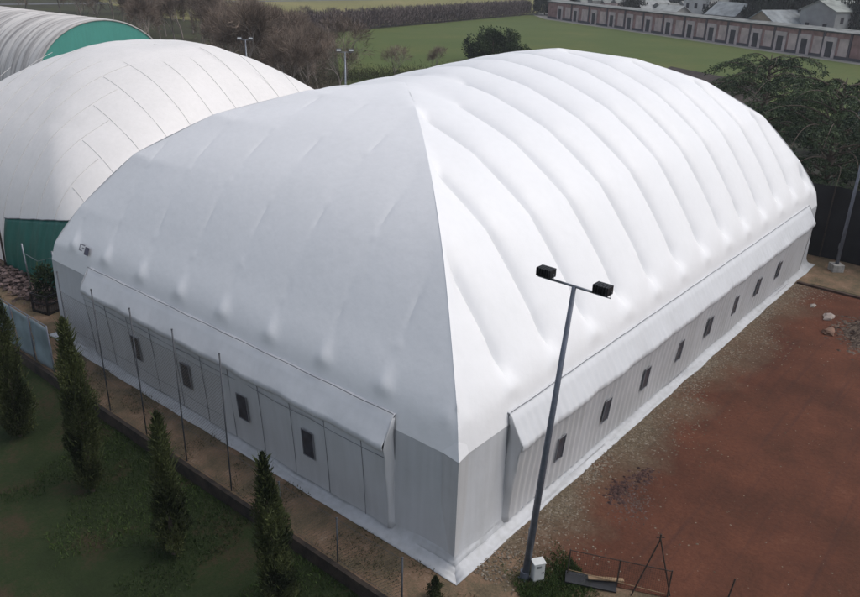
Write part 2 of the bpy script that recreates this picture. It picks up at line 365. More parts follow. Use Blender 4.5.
# --- lean-to annexes on the two long-view sides
def annex(side,a0,a1,pleat,canopy_m,wall_m,wins,zup=4.02,ze=3.16,E=.62,zc=1.88,label=None):
    def T(u,o,z): return (u,-o,z) if side=='R' else (-o,u,z)
    fl=(side=='L')
    an=link('lean_to',None) if False else bpy.data.objects.new('lean_to',None); COL.objects.link(an); an.parent=dome
    if label: an['label']=label
    n=int((a1-a0)/.06); us=np.linspace(a0,a1,n)
    r=np.random.default_rng(5)
    # canopy
    prof=[(-.16,zup+.02),(.0,zup-.02),(E*.33,zup-.02-.31*(zup-ze)),(E*.67,zup-.02-.65*(zup-ze)),(E,ze+.03),(E+.03,ze-.03),(E+.015,ze-.18),(E-.02,ze-.22)]
    P=np.zeros((len(prof),n,3))
    for i,(o_,z) in enumerate(prof):
        wob=.02*np.sin(us*2.1+i*.4)+.012*np.sin(us*5.3)
        sag=.03*np.abs(np.sin((us-a0)*PI/2.4))
        for j,u in enumerate(us): P[i,j]=T(u,o_+(wob[j] if i>3 else 0)+(pleat*(.005+.0022*i)*math.sin(u*18+.5*math.sin(u*2)) if 0<i<7 else 0),z-(sag[j] if i in (4,5,6,7) else sag[j]*.4))
    mb=MB(); mb.grid(P,flip=not fl); mb.build('canopy',canopy_m,an,smooth=True,solid=.012)
    mb=MB(); mb.tube([T(u,.03,zup+.02+.012*math.sin(u*3)) for u in np.linspace(a0,a1,60)],.013,6); mb.build('canopy_seam',M_seam,an)
    # hanging curtain wall leaning in towards the foot
    rows=8; P=np.zeros((rows,n,3)); zt=ze-.16; zb=.3
    def off(z): return .22+(E-.22-.06)*((z-zb)/(zt-zb))**1.2+.0
    for i in range(rows):
        z=zb+(zt-zb)*i/(rows-1); o_=off(z)
        for j,u in enumerate(us):
            w=pleat*.035*math.sin(u*2*PI/.36+.6*math.sin(u*1.7))*(0.6+.4*i/rows)+.02*math.sin(u*1.3+z)+(.012*math.sin(u*3.1+2*z) if not pleat else 0)
            P[i,j]=T(u,o_+w,z)
    mb=MB(); mb.grid(P,flip=fl); mb.build('curtain_wall',wall_m,an,smooth=True)
    # end cheeks
    for u,sd_ in ((a0,-1),(a1,1)):
        P=np.zeros((14,7,3))
        for i in range(14):
            z=.25+(zup-.08-.25)*i/13; o_=off(max(zb,min(z,zt)))+.01 if z<zt-.1 else E+.005 if z<ze else E*(zup+.03-z)/(zup+.03-ze)+.02
            for j in range(7):
                g_=j/6; fl_=sd_*(.16*(1-g_)*max(0,1-z/zup)+.03*math.sin(g_*9+z*1.3)*(1-g_)+.02*math.sin(z*3+g_*4)+.05*math.sin(g_*PI)*(1-z/zup))
                P[i,j]=T(u+fl_,-.03+(o_+.03)*g_,z)
        mb=MB(); mb.grid(P); ck=mb.build('end_cheek',wall_m,an,smooth=True,solid=.01)
        sg=MB(); sg.tube([T(u+sd_*.05,.012,z) for z in (1.2,2.3,zup-.15)],[.004,.022,.008],6); sg.build('slit_shade',M_seam,ck)  # dark tube stands in for the shaded gap between cheek and dome wall
    # vertical weld seams
    if not pleat:
        ss=[a0+.9+1.56*k for k in range(int((a1-a0-.9)/1.56)+1)]
        for u in ss[:11]:
            mb=MB(); mb.tube([T(u,off(z)+.022,z) for z in np.linspace(zb,zt,7)],.011,5); mb.build('weld_seam',M_seam,an)
        mb=MB(); mb.tube([T(u,off(zt-.28)+.03+.012*math.sin(u*1.3),zt-.28-.05*abs(math.sin((u-a0)*PI/3.1))) for u in np.linspace(a0,a1,90)],.010,5); mb.build('eave_rope',M_seam,an)
    # windows
    for (u,w,h) in wins:
        m_=MB(); zz=[zc-h/2,zc,zc+h/2]
        bl=[T(u+sx*w/2,off(z)+.055,z) for z in zz for sx in (-1,1)]
        g=np.array(bl).reshape(3,2,3); m_.grid(g,flip=fl); wo=m_.build('window',M_win,an,solid=.02)
        fr=MB()
        ring=[T(u+sx*(w/2+.02),off(z)+.06,z) for sx,z in ((-1,zz[0]-.02),(1,zz[0]-.02),(1,zz[2]+.02),(-1,zz[2]+.02),(-1,zz[0]-.02))]
        fr.tube(ring,.018,5); fr.build('frame',M_seam,wo)
    return an
annex('R',2.36,31.2,1.0,M_canopy,M_gwall,[(4.88+3.05*k,.40,.86) for k in range(8)],zup=3.98,ze=3.10,E=.50,zc=1.70)
annex('L',2.3,18.9,0.0,M_canopy,M_grey,[(5.56+3.245*k,.48,.95) for k in range(4)],zup=4.06,ze=3.28,E=.47,zc=1.80)
# small maker's mark: an open C-shaped mark beside a solid block (on the left face near the far corner)
mk=MB()
def onL(y,z,o=.11):   # point on left face at height z just outside
    s=np.interp(z,smo_[:,1],smo_[:,0])*KL; return (s-o,y,z)
LY,LZ=19.75,4.60
for (y0,y1,z0,z1) in ((0,-.38,.18,.22),(0,-.06,.0,.18),(0,-.24,-.04,.0),(-.20,-.38,.07,.11)):
    mk.quad(onL(LY+y0,LZ+z0),onL(LY+y1,LZ+z0),onL(LY+y1,LZ+z1),onL(LY+y0,LZ+z1))
mk.build('logo_mark',mat('logo_grey',(.20,.19,.22),.6),dome,solid=.004)
mk=MB(); mk.quad(onL(LY-.42,LZ-.12),onL(LY-.74,LZ-.12),onL(LY-.74,LZ+.18),onL(LY-.42,LZ+.18)); mk.build('logo_block',mat('logo_dark',(.09,.085,.12),.6),dome,solid=.004)

# ------------------------------------------------------------------ second dome (cream, herringbone seams)
d2=thing('cream_dome','cream white air dome with herringbone seams and a green tarpaulin band, behind the nearest dome','sports dome',(2.2,24.1,0))
W2,L2=25.0,25.0
N2=np.array([(0,0.05),(.05,1.2),(.35,2.55),(1.3,4.75),(2.7,6.6),(4.6,8.2),(7.0,9.65),(10.5,10.5)])
_t,_s,_p,smo2=catmull(N2,70)
def rc2(s_): return min(2.3+s_*.8,5.0)
def d2pt(side,u,i,o=.0):
    """surface point over side R (along x) or L (along y), u along the side, profile row i"""
    s_,z=smo2[i]; rc=rc2(s_); a=rc-(u-s_); ins=s_+(rc-math.sqrt(max(0,rc*rc-a*a)) if a>0 else 0)
    k=min(i+1,len(smo2)-1); j_=max(i-1,0); ds,dz=smo2[k]-smo2[j_]; l=math.hypot(ds,dz)
    x,y,zz=u,ins-dz/l*o,z+ds/l*o
    return (x,y,zz) if side=='R' else (y,x,zz)
P=[]
for i,(s_,z) in enumerate(smo2):
    x0,x1,y0,y1=s_,L2-s_,s_,W2-s_; rc=min(rc2(s_),(x1-x0)/2-.01,(y1-y0)/2-.01); ring=[]
    for (cx,cy,a0,ex,ey) in ((x1-rc,y0+rc,-PI/2,0,1),(x1-rc,y1-rc,0,-1,0),(x0+rc,y1-rc,PI/2,0,-1),(x0+rc,y0+rc,PI,1,0)):
        for k in range(17): a=a0+PI/2*k/16; ring.append((cx+rc*math.cos(a),cy+rc*math.sin(a)))
        nxt={(0,1):(x1,y1-rc),(-1,0):(x0+rc,y1),(0,-1):(x0,y0+rc),(1,0):(x1-rc,y0)}[(ex,ey)]; st=ring[-1]
        for k in range(1,44): f=k/44; ring.append((st[0]+(nxt[0]-st[0])*f,st[1]+(nxt[1]-st[1])*f))
    ring.append(ring[0])
    P.append([(x,y,z+.03*abs(math.sin(PI*x/1.75))*abs(math.sin(PI*y/1.75))*sm((z-2)/3)) for x,y in ring])
mb=MB(); mb.grid(np.array(P)); top=P[-1]
n0=len(mb.v)-len(top); mb.f.append(tuple(range(n0,n0+len(top)-1)))
mb.build('membrane',M_cream,d2,smooth=True,merge=True)
for side,Lf in (('R',L2),('L',W2)):
    for k in range(1,int(Lf/1.75)+1):
        u=1.75*k; idx=[i for i in range(2,len(smo2)) if u-smo2[i,0]>=.30*rc2(smo2[i,0])-(.75 if side=='R' else .1) and Lf-u-smo2[i,0]>=.30*rc2(smo2[i,0])]
        if len(idx)<3: continue
        mb=MB(); mb.tube([d2pt(side,u,i,.012) for i in idx],.015,4); mb.build('seam',M_seamlt,d2)
# green tarpaulin over the end wall
us=np.linspace(-.4,8.4,60); rows=16; P=np.zeros((rows,60,3))
for j,u in enumerate(us):
    ztop=4.2-(u+.4)/8.4*1.55
    for i in range(rows):
        z=.02+(ztop-.02)*i/(rows-1); s=np.interp(z,smo2[:,1],smo2[:,0])
        P[i,j]=(min(s,1.2)-.12+.035*math.sin(u*3.7+.3*z)+.02*math.sin(u*9+z),u,z)
mb=MB(); mb.grid(P,flip=True); mb.build('green_tarpaulin',M_green,d2,smooth=True,solid=.02)
mb=MB(); mb.tube([tuple(P[-1,j]+np.array([-.02,0,.01])) for j in range(60)],.025,5); mb.build('tarpaulin_rope',M_seam,d2)
mb=MB(); mb.tube([(-.2,8.35,-.02),(-.16,8.35,2.7)],.05,6); mb.build('tarpaulin_pole',M_rust,d2)

# ------------------------------------------------------------------ third dome: barrel with teal end
d3=thing('barrel_dome','weathered grey barrel dome with a teal end wall, farthest of the three domes','sports dome',(32,74,0))
m3,nt,b=newmat('weathered_membrane'); N=nt.nodes; L=nt.links
tc=N.new('ShaderNodeTexCoord'); mp=N.new('ShaderNodeMapping'); mp.inputs['Scale'].default_value=(.12,1.6,.12); L.new(tc.outputs['Object'],mp.inputs[0])
n=N.new('ShaderNodeTexNoise'); n.inputs['Scale'].default_value=1.0; n.inputs['Detail'].default_value=7; n.inputs['Roughness'].default_value=.65; L.new(mp.outputs[0],n.inputs[0])
r=N.new('ShaderNodeValToRGB'); r.color_ramp.elements[0].position=.36; r.color_ramp.elements[0].color=(.26,.24,.23,1); r.color_ramp.elements[1].position=.56; r.color_ramp.elements[1].color=(.66,.63,.60,1)
L.new(n.outputs[0],r.inputs[0]); L.new(r.outputs[0],b.inputs['Base Color']); b.inputs['Roughness'].default_value=.7
R3,H3=8.4,9.0
def arch3(th): return (-R3*math.cos(th)*1.0, H3*math.sin(th)**.85)
P=np.zeros((50,200,3))
for i,th in enumerate(np.linspace(0,PI,50)):
    x,z=arch3(th)
    for j,y in enumerate(np.linspace(0,64,200)):
        k=.12*abs(math.sin(y*PI/2.4)); P[i,j]=(x*(1+k/R3),y,z*(1+k/H3))
mb=MB(); mb.grid(P,flip=False); mb.build('membrane',m3,d3,smooth=True)
mb=MB()
ths=np.linspace(0,PI,50); c=[]
P=np.zeros((8,50,3))
for i in range(8):
    f=1-i/7
    for j,th in enumerate(ths):
        x,z=arch3(th); P[i,j]=(x*f,-.25*(1-f*f),z*f if i else z)
mb.grid(P,flip=True); mb.build('end_wall',M_teal,d3,smooth=True)
mb=MB(); mb.tube([(arch3(t)[0],-.03,arch3(t)[1]+.02) for t in ths],.09,6); mb.build('end_hem',mat('hem_pale',(.45,.44,.42),.6),d3)

# ------------------------------------------------------------------ floodlight masts
def mast(label,loc,rz,h=8.75,arm=1.2,floods=2,tilt=(0,0),base=False,face=-1,head=(.42,.26,.20)):
    t=thing('floodlight_mast',label,'floodlight',loc,rz)
    mb=MB(); mb.tube([(0,0,-.3),(tilt[0]*.5,tilt[1]*.5,h*.5),(tilt[0],tilt[1],h)],[.105,.085,.055],14); mb.build('pole',M_pole,t,smooth=True)
    mb=MB(); mb.box(-.14,.14,-.14,.14,0.0,.03); mb.tube([(0,0,.0),(0,0,.25)],.13,12); mb.build('pole_collar',M_pole,t)
    mb=MB(); mb.tube([(tilt[0]-arm/2-.05,tilt[1],h+.0),(tilt[0]+arm/2+.05,tilt[1],h+.0)],.032,8); mb.build('crossbar',M_metal,t,smooth=True)
    mb=MB(); mb.box(-.07,.07,.10,.17,1.3,1.62); jb=mb.build('junction_box',M_metal,t,bevel=.008)
    mb=MB(); mb.tube([(tilt[0]*z/h+.02,tilt[1]*z/h+.105-.045*z/h,z) for z in (.1,1.3,3,5,7,h-.1)],.009,5); mb.build('cable',M_black,t)
    for s in (-1,1):
        f=MB(); hx,hy,hz=head; cx=tilt[0]+s*(arm/2); cz=h+.17; cy=tilt[1]-.05
        f.box(cx-hx/2,cx+hx/2,cy-hy/2,cy+hy/2,cz-hz/2,cz+hz/2)
        for k in range(6):
            xx=cx-hx/2+.03+k*(hx-.06)/5; f.box(xx-.006,xx+.006,*sorted((cy-face*hy/2-face*.05,cy+face*hy*.3)),cz-hz/2+.02,cz+hz/2+.02)
        fo=f.build('floodlight',M_black,t,bevel=.012)
        g=MB(); g.box(cx-hx/2+.03,cx+hx/2-.03,*sorted((cy+face*(hy/2+.002),cy+face*(hy/2+.012))),cz-hz/2+.03,cz+hz/2-.03); g.build('lens',M_glass,fo)
        br=MB(); br.tube([(cx-hx/2-.02,cy,cz),(cx-hx/2-.02,cy,h),(cx+hx/2+.02,cy,h),(cx+hx/2+.02,cy,cz)],.014,5); br.build('bracket',M_metal,fo)
    if base:
        mb=MB(); mb.box(-.32,.32,-.32,.32,-.05,.42); mb.build('concrete_base',M_conc,t,bevel=.03)
    return t
mast('tall grey double floodlight mast standing at the near corner of the nearest dome',(.97,-1.75,0),math.radians(-91),h=8.82,arm=1.52,tilt=(.42,.32),head=(.39,.27,.21),face=1)
cab=thing('electric_cabinet','white electric cabinet at the foot of the near floodlight mast','cabinet',(1.16,-2.04,0),math.radians(-35))
mb=MB(); mb.box(-.16,.16,-.12,.12,.04,.62); mb.build('body',M_cab,cab,bevel=.012)
mb=MB(); mb.box(-.18,.18,-.14,.14,.62,.655); mb.build('lid',M_cab,cab,bevel=.01)
mb=MB(); mb.box(-.14,.14,-.128,-.121,.08,.58); dr=mb.build('door',mat('cabinet_door',(.50,.51,.50),.5,.05),cab,bevel=.003)
mb=MB(); mb.box(.09,.12,-.142,-.129,.30,.36); mb.build('handle',M_black,dr)
mb=MB(); mb.box(-.18,.18,-.14,.14,-.05,.04); mb.build('plinth',M_conc,cab)
for z in (.50,.53,.56):
    mb=MB(); mb.box(-.09,.05,-.134,-.129,z-.006,z+.006); mb.build('vent_slot',M_black,dr)
mast('grey floodlight mast on a concrete block at the far end of the clay',(33.3,-1.65,0),math.radians(-50),h=8.8,tilt=(.0,.0),base=True)
mast('distant floodlight mast among bare trees, left one of the two behind the domes',(32.75,50.3,0),math.radians(-45),h=8.7,arm=1.0)
mast('distant floodlight mast by the green field, right of the two behind the domes',(33,37.7,0),math.radians(-45),h=8.7,arm=1.0)
for o in [x for x in COL.objects if x.name.startswith('floodlight_mast')][-2:]:
    for ch in o.children:
        if ch.name.startswith('pole'): ch.data.materials[0]=M_metal
# recolour far lamp lenses pale (seen from the front as light panels)
M_palelens=mat('pale_lens',(.55,.57,.58),.3,.05)
for o in [x for x in COL.objects if x.name.startswith('floodlight_mast')][-2:]:
    for ch in o.children:
        for g in ch.children:
            if g.name.startswith('lens'): g.data.materials[0]=M_palelens

# ------------------------------------------------------------------ tall mesh fence on the terrace edge
fn=thing('mesh_fence','tall galvanised mesh fence on the terrace edge along the windowed grey wall','fence',(-2.0,0,0))
M_post=mat('dull_post',(.06,.065,.075),.6,.2,5)
for k in range(8):
    y=.17+2.43*k; hp=4.9 if k>2 else 1.55
    lean=.03*math.sin(k*5)
    mb=MB(); mb.tube([(0,y,-.15),(lean,y+lean,hp)],.024,8); mb.tube([(lean,y+lean,hp),(lean,y+lean,hp+.03)],.03,8); mb.build('post',M_post,fn,smooth=True)
def ribbon(mb,a,b,w=.0042):
    a=Vector(a); b=Vector(b); d=(b-a).normalized(); q=d.cross(Vector((1,0,0))).normalized()*w
    mb.quad(a-q,a+q,b+q,b-q)
for y00,ym,Hn in ((7.46,17.2,4.1),(.17,7.46,1.5)):
    mb=MB(); sp=.11
    for k in range(int((ym-y00+Hn)/sp)):
        y=y00-Hn+k*sp
        y0_,z0_=(y,0) if y>=y00 else (y00,y00-y); y1_,z1_=(y+Hn,Hn) if y+Hn<=ym else (ym,ym-y)
        if z1_>z0_: ribbon(mb,(.0,y0_,z0_+.03),(0,y1_,z1_+.03)); ribbon(mb,(.003,y00+ym-y0_,z0_+.03),(.003,y00+ym-y1_,z1_+.03))
    mb.build('chain_link',mat('wire_brown',(.17,.145,.12),.6,.2),fn)
    for z in ((.06,1.4,2.75,4.12) if Hn>2 else (.06,1.5)):
        mb=MB(); mb.tube([(0.005,y,z-.04*math.sin((y-2.6)/2.43*PI)**2) for y in np.linspace(y00,ym,60)],.0045,4); mb.build('wire',M_post,fn)
# terrace kerb
kb=MB(); kb.box(-2.24,-2.08,-.4,30,-1.1,.05); o=kb.build('terrace_wall',mat('terrace_concrete',(.014,.012,.010),.95,.3,2,c2=(.045,.032,.024),bump=.6),None,bevel=.01); o.location=(0,0,0); tag(o,'low rusty brown retaining wall under the mesh fence, above the lawn','wall')
# pale sheeted panels continuing the fence
sf=thing('sheeted_fence','low fence clad in pale bluish plastic sheeting at the far left of the lawn','fence',(-2.0,19.0,0))
for k in range(6):
    y=1.62*k
    mb=MB(); mb.tube([(0,y,-.9),(0,y,2.12)],.03,8); mb.build('post',M_pole,sf,smooth=True)
    if k<5:
        P=np.zeros((10,16,3))
        for i in range(10):
            for j in range(16):
                yy=y+.04+1.54*j/15; z=-.05+2.05*i/9; P[i,j]=(.035+.02*math.sin(yy*4+z*2)+.015*math.sin(z*7+yy),yy,z-.05*math.sin(j/15*PI)*(i/9))
        m_=MB(); m_.grid(P,flip=True); m_.build('sheet_panel',mat('pale_sheet',(.24,.30,.33),.35,.2,1.2),sf,smooth=True,solid=.006)
mb=MB(); mb.tube([(0,0,2.1),(0,8.1,2.1)],.02,6); mb.build('top_rail',M_pole,sf)

# ------------------------------------------------------------------ vegetation
ML_cyp=leafmat('cypress_leaf',(.013,.020,.009),(.085,.10,.038))
ML_bush=leafmat('bush_leaf',(.010,.020,.010),(.05,.075,.030))
ML_cedar=leafmat('cedar_leaf',(.016,.030,.018),(.09,.125,.06))
ML_hedge=leafmat('hedge_twig',(.08,.064,.062),(.19,.15,.145),.9)
ML_twig=leafmat('twig_cloud',(.115,.09,.072),(.29,.225,.18),.9)
def cypress(name_label,loc,h,w,seed,lean=(0,0),double=False):
    t=thing('cypress_tree',name_label,'tree',loc,seed*1.7)
    r=np.random.default_rng(seed); n=int(21000*h/5)
    z=r.beta(1.15,1.35,n)*.97+.02
    prof=np.interp(z,[0,.06,.2,.45,.7,.88,1],[.35,.75,1,.92,.66,.36,.04])*w
    prof=prof*(1+.16*np.sin(z*(4+seed)+seed*2.1))
    th=r.uniform(0,2*PI,n)
    lob=1+(.16+.05*seed)*np.sin(3*th+z*9+seed)+.2*np.sin(7*th-z*(13+3*seed))+.2*np.sin(z*(21+4*seed)+2*th)
    rad=prof*lob*np.sqrt(r.uniform(.25,1.0,n))
    P=np.stack([rad*np.cos(th)+lean[0]*z*h,rad*np.sin(th)+lean[1]*z*h,z*h],1)
    if double:
        k=r.random(n)<.32; P[k,0]+=w*1.0; P[k,1]-=w*.4; P[k,2]*=.72; 
    # gaps
    keep=vnoise(P*np.array([1,1,.6]),4.0,seed+3)>-.62; P=P[keep]; n=len(P)
    D=np.stack([P[:,0]*.9,P[:,1]*.9,np.full(n,1.0)],1)+r.normal(size=(n,3))*.42
    tone=np.clip(.42+.9*vnoise(P,2.4,seed+9)+r.normal(0,.17,n),0,1)
    # stray longer sprigs
    n2=int(95*h); z2=r.uniform(.05,.95,n2); th2=r.uniform(0,2*PI,n2); rr=np.interp(z2,[0,.2,.6,1],[.6,1,.8,.1])*w*1.02
    P2=np.stack([rr*np.cos(th2)+lean[0]*z2*h,rr*np.sin(th2)+lean[1]*z2*h,z2*h],1); D2=np.stack([np.cos(th2)*.6,np.sin(th2)*.6,np.ones(n2)],1)+r.normal(size=(n2,3))*.25
    tri_mesh('crown',np.concatenate([leaves(P,D,.12*min(1,h/2),.032,seed),leaves(P2,D2,.34*min(1,h/4),.04*min(1,h/4),seed+1)]),ML_cyp,t,np.concatenate([tone,r.uniform(.3,.9,n2)]),4)
    mb=MB(); mb.tube([(0,0,-.1),(lean[0]*h*.5,lean[1]*h*.5,h*.5),(lean[0]*h*.9,lean[1]*h*.9,h*.9)],[.09,.06,.02],7); mb.build('trunk',M_bark,t)
    return t
cypress('dark narrow cypress at the left edge, beside the sheeted fence',(-4.45,17.05,-.95),6.3,.58,1)
cypress('tall cypress on the lawn, second of the row from the left',(-4.36,12.0,-.95),6.45,.44,2)
cypress('slim single cypress in the middle of the lawn edge row',(-4.3,7.33,-.95),5.0,.36,3)
cypress('loose yellowish cypress with a side leader, nearest to the camera',(-3.78,3.2,-.95),5.35,.33,4,lean=(-.02,.01),double=True)
cypress('tiny young cypress at the foot of the near dome corner',(-1.25,-.35,-.0),.75,.16,5)
# lawn grass tufts
r=rng; n=70000
gx=EX-.2-r.random(n)**1.3*13; gy=r.uniform(-2,28,n); P=np.stack([gx,gy,np.full(n,-.95)],1)
keep=vnoise(P,.55,41)+.5*vnoise(P,1.7,42)>-.12; P=P[keep]; n=len(P)
P[:,2]=-.95+.55*sm(1-(EX-P[:,0])/1.9)+.05*vnoise(np.stack([P[:,0],P[:,1],P[:,0]*0],1),1.2,3)+.05*vnoise(np.stack([P[:,0],P[:,1],P[:,0]*0],1),.4,4)-.01
D=r.normal(size=(n,3))*.6+np.array([0,0,1.0])
tri_mesh('lawn_grass',leaves(P,D,.15,.03,8),leafmat('grass_blade',(.02,.036,.011),(.065,.10,.028)),None,np.clip(.4+.6*vnoise(P,.8,6)+r.normal(0,.2,n),0,1),4)
tag(bpy.data.objects['lawn_grass'],'patchy dark green grass of the lower lawn','grass',kind='stuff')
# grass patch by the mast foot and weeds along the terrace
n=9000; u=r.uniform(0,1,n); v=r.normal(0,.42,n)
P=np.stack([.15+u*2.1+v*.5,-2.35-u*.45+v,np.full(n,.0)],1); D=r.normal(size=(n,3))*.6+np.array([0,0,1.0])
tri_mesh('corner_grass',leaves(P,D,.13,.025,9),MATS['grass_blade'],None,np.clip(.5+.6*vnoise(P,1.5,6)+r.normal(0,.2,n),0,1),4)
tag(bpy.data.objects['corner_grass'],'dark grass patch round the foot of the near floodlight mast','grass',kind='stuff')
n=14000
P=np.stack([r.uniform(-2.0,-.45,n),r.uniform(-1.5,27,n),np.full(n,.0)],1); keep=vnoise(P,1.4,51)+.4*vnoise(P,5,52)>.10; P=P[keep]; n=len(P)
tri_mesh('terrace_weeds',leaves(P,r.normal(size=(n,3))+np.array([0,0,.8]),.10,.025,10),leafmat('weed_blade',(.03,.035,.015),(.12,.10,.05)),None,r.random(n),4)
tag(bpy.data.objects['terrace_weeds'],'sparse dry weeds and dead leaves on the earth path','weeds',kind='stuff')
# gravel chips beside the dome wall and scattered on the clay
def chips(name,P,size,m,label,cat,seed):
    r=np.random.default_rng(seed); n=len(P); c=np.array([(-1,-1,0),(1,-1,0),(1,1,0),(-1,1,0),(0,0,1)],float)
    out=[]
    V=c[None]*(size*r.uniform(.4,1.5,n))[:,None,None]*np.stack([r.uniform(.6,1.3,n),r.uniform(.6,1.3,n),r.uniform(.3,.9,n)],1)[:,None,:]
    a=r.uniform(0,6.28,n); ca,sa=np.cos(a),np.sin(a)
    Vx=V[...,0]*ca[:,None]-V[...,1]*sa[:,None]; Vy=V[...,0]*sa[:,None]+V[...,1]*ca[:,None]
    V=np.stack([Vx,Vy,V[...,2]],-1)+P[:,None,:]
    T=np.concatenate([V[:,[0,1,4]],V[:,[1,2,4]],V[:,[2,3,4]],V[:,[3,0,4]]],0); tone=np.tile(r.random(n),4)
    o=tri_mesh(name,T,m,None,tone,3); tag(o,label,cat,kind='stuff'); return o
ML_stone=leafmat('stone_chip',(.08,.062,.045),(.25,.215,.17),.9)
n=6500; x=r.uniform(.2,30,n); y=-.5-np.abs(r.normal(0,.75,n))*(1+.5*np.sin(x*.7)); chips('gravel',np.stack([x,y,np.full(n,.02)],1),.024,ML_stone,'pale gravel and stone chips beside the long windowed wall','gravel',5)
n=750; x=r.uniform(2,29,n); y=r.uniform(-14,-1,n); chips('clay_stones',np.stack([x,y,np.full(n,.02)],1),.02,ML_stone,'small pale stones scattered over the red clay','stones',6)
n=2200; x=25.2+r.normal(0,1.0,n)+.0; y=-5.6+r.normal(0,.75,n); dd=np.hypot((x-25.2)/2.0,(y+5.6)/1.3); z=.28*np.maximum(0,1-dd); chips('rubble_heap',np.stack([x,y,z+.02],1),.07,leafmat('rubble',(.035,.024,.02),(.15,.115,.09),.95),'grey brown heap of broken rubble on the clay at the right edge','rubble',7)
n=330; P=np.array([(6.05,-1.95),(6.6,-1.85),(7.5,-2.1)]); k=r.integers(0,3,n); x=P[k,0]+r.normal(0,.28,n); y=P[k,1]+r.normal(0,.16,n)
o=chips('dark_debris',np.stack([x,y,np.full(n,.02)],1),.042,leafmat('dark_litter',(.03,.018,.017),(.09,.052,.045),.95),'clump of dark purplish leaf litter on the clay near the wall','debris',8)
n=420; x=5.9+r.normal(0,.7,n); y=-2.6+r.normal(0,.35,n); chips('ash_chips',np.stack([x+.6*(y+2.6),y,np.full(n,.02)],1),.025,leafmat('ash',(.06,.038,.03),(.14,.10,.09),.95),'greyish ash and chips spread beside the dark litter','debris',9)
n=1500; y=r.uniform(25.5,32.5,n); x=1.25+r.normal(0,.35,n); chips('wall_debris',np.stack([x,y,np.abs(r.normal(0,.12,n))],1),.09,leafmat('litter',(.03,.022,.02),(.22,.16,.15),.95),'heap of broken bricks and litter under the green tarpaulin','debris',10)

# ------------------------------------------------------------------ items on the earth path at left
cr=thing('wire_crate','black wire crate holding green plants beside the green tarpaulin','crate',(.95,25.2,0),.25)
for sx in (-1,1):
    for sy in (-1,1):
        mb=MB(); mb.box(sx*.6-.035,sx*.6+.035,sy*.5-.035,sy*.5+.035,0,.95); mb.build('post',M_black,cr)
mb=MB()
for z in (.03,.5,.93):
    mb.box(-.6,.6,-.53,-.49,z-.03,z+.03); mb.box(-.6,.6,.49,.53,z-.03,z+.03); mb.box(-.63,-.59,-.5,.5,z-.03,z+.03); mb.box(.59,.63,-.5,.5,z-.03,z+.03)
mb.build('rails',M_black,cr)
mb=MB()
for k in range(9):
    x=-.52+k*.13; mb.box(x-.008,x+.008,-.515,-.505,.05,.92); mb.box(x-.008,x+.008,.505,.515,.05,.92)
    y=-.44+k*.11; mb.box(-.615,-.605,y-.008,y+.008,.05,.92)
mb.build('bars',M_black,cr)
mb=MB(); mb.box(-.57,.57,-.47,.47,.05,.10); mb.build('floor',M_rust,cr)
def shrub(nm,label,cat,loc,rx,ry,rz_,n,seed,ml,ln=.18,wd=.06,group=None,trunk=True,flat=.0):
    t=thing(nm,label,cat,loc,0,group); r=np.random.default_rng(seed)
    th=r.uniform(0,2*PI,n); cz=r.uniform(-.6,1,n); q=np.sqrt(1-np.clip(cz,-1,1)**2); R_=r.uniform(.45,1,n)**.6
    lob=1+.25*np.sin(3*th+seed+2*cz)+.2*np.sin(5*th*1.0+4*cz+seed)
    P=np.stack([rx*q*np.cos(th)*R_*lob,ry*q*np.sin(th)*R_*lob,rz_*.42+rz_*.58*cz*R_*lob**.5],1); P[:,2]=np.maximum(P[:,2],.05)
    keep=vnoise(P/np.array([rx,ry,rz_]),4.5,seed)>-.3; P=P[keep]; n=len(P)
    D=P/np.array([rx,ry,rz_])+r.normal(size=(n,3))*.7+np.array([0,0,.2])
    tone=np.clip(.4+.9*vnoise(P/np.array([rx,ry,rz_]),3.6,seed+5)+r.normal(0,.15,n),0,1)
    tri_mesh('crown',leaves(P,D,ln,wd,seed),ml,t,tone,4)
    if trunk:
        mb=MB()
        mb.tube([(0,0,-.1),(.05*rx,0,rz_*.7)],[.05*rx,.02*rx],7); mb.build('trunk',M_bark,t)
    return t
shrub('potted_plant','bushy green plant growing up out of the black wire crate','plant',(1.2,25.9,.1),.55,.5,1.9,1600,3,ML_bush,.2,.06)
for i,(x,y,h,lb) in enumerate(((1.24,27.8,2.6,'thin pale steel pole in front of the green tarpaulin, farther of the pair'),(1.35,24.9,2.9,'thin pale steel pole beside the black wire crate'))):
    o=MB().tube([(x,y,-.1),(x-.05,y+.03,h)],.04,8).build('steel_pole',M_metal,None,smooth=True); tag(o,lb,'pole')
o=MB().tube([(1.3,24.9,2.6),(1.2,26.4,2.05),(1.2,27.8,2.1)],.012,5).build('rope',M_metal,None); tag(o,'thin pale rope strung between the two steel poles','rope')

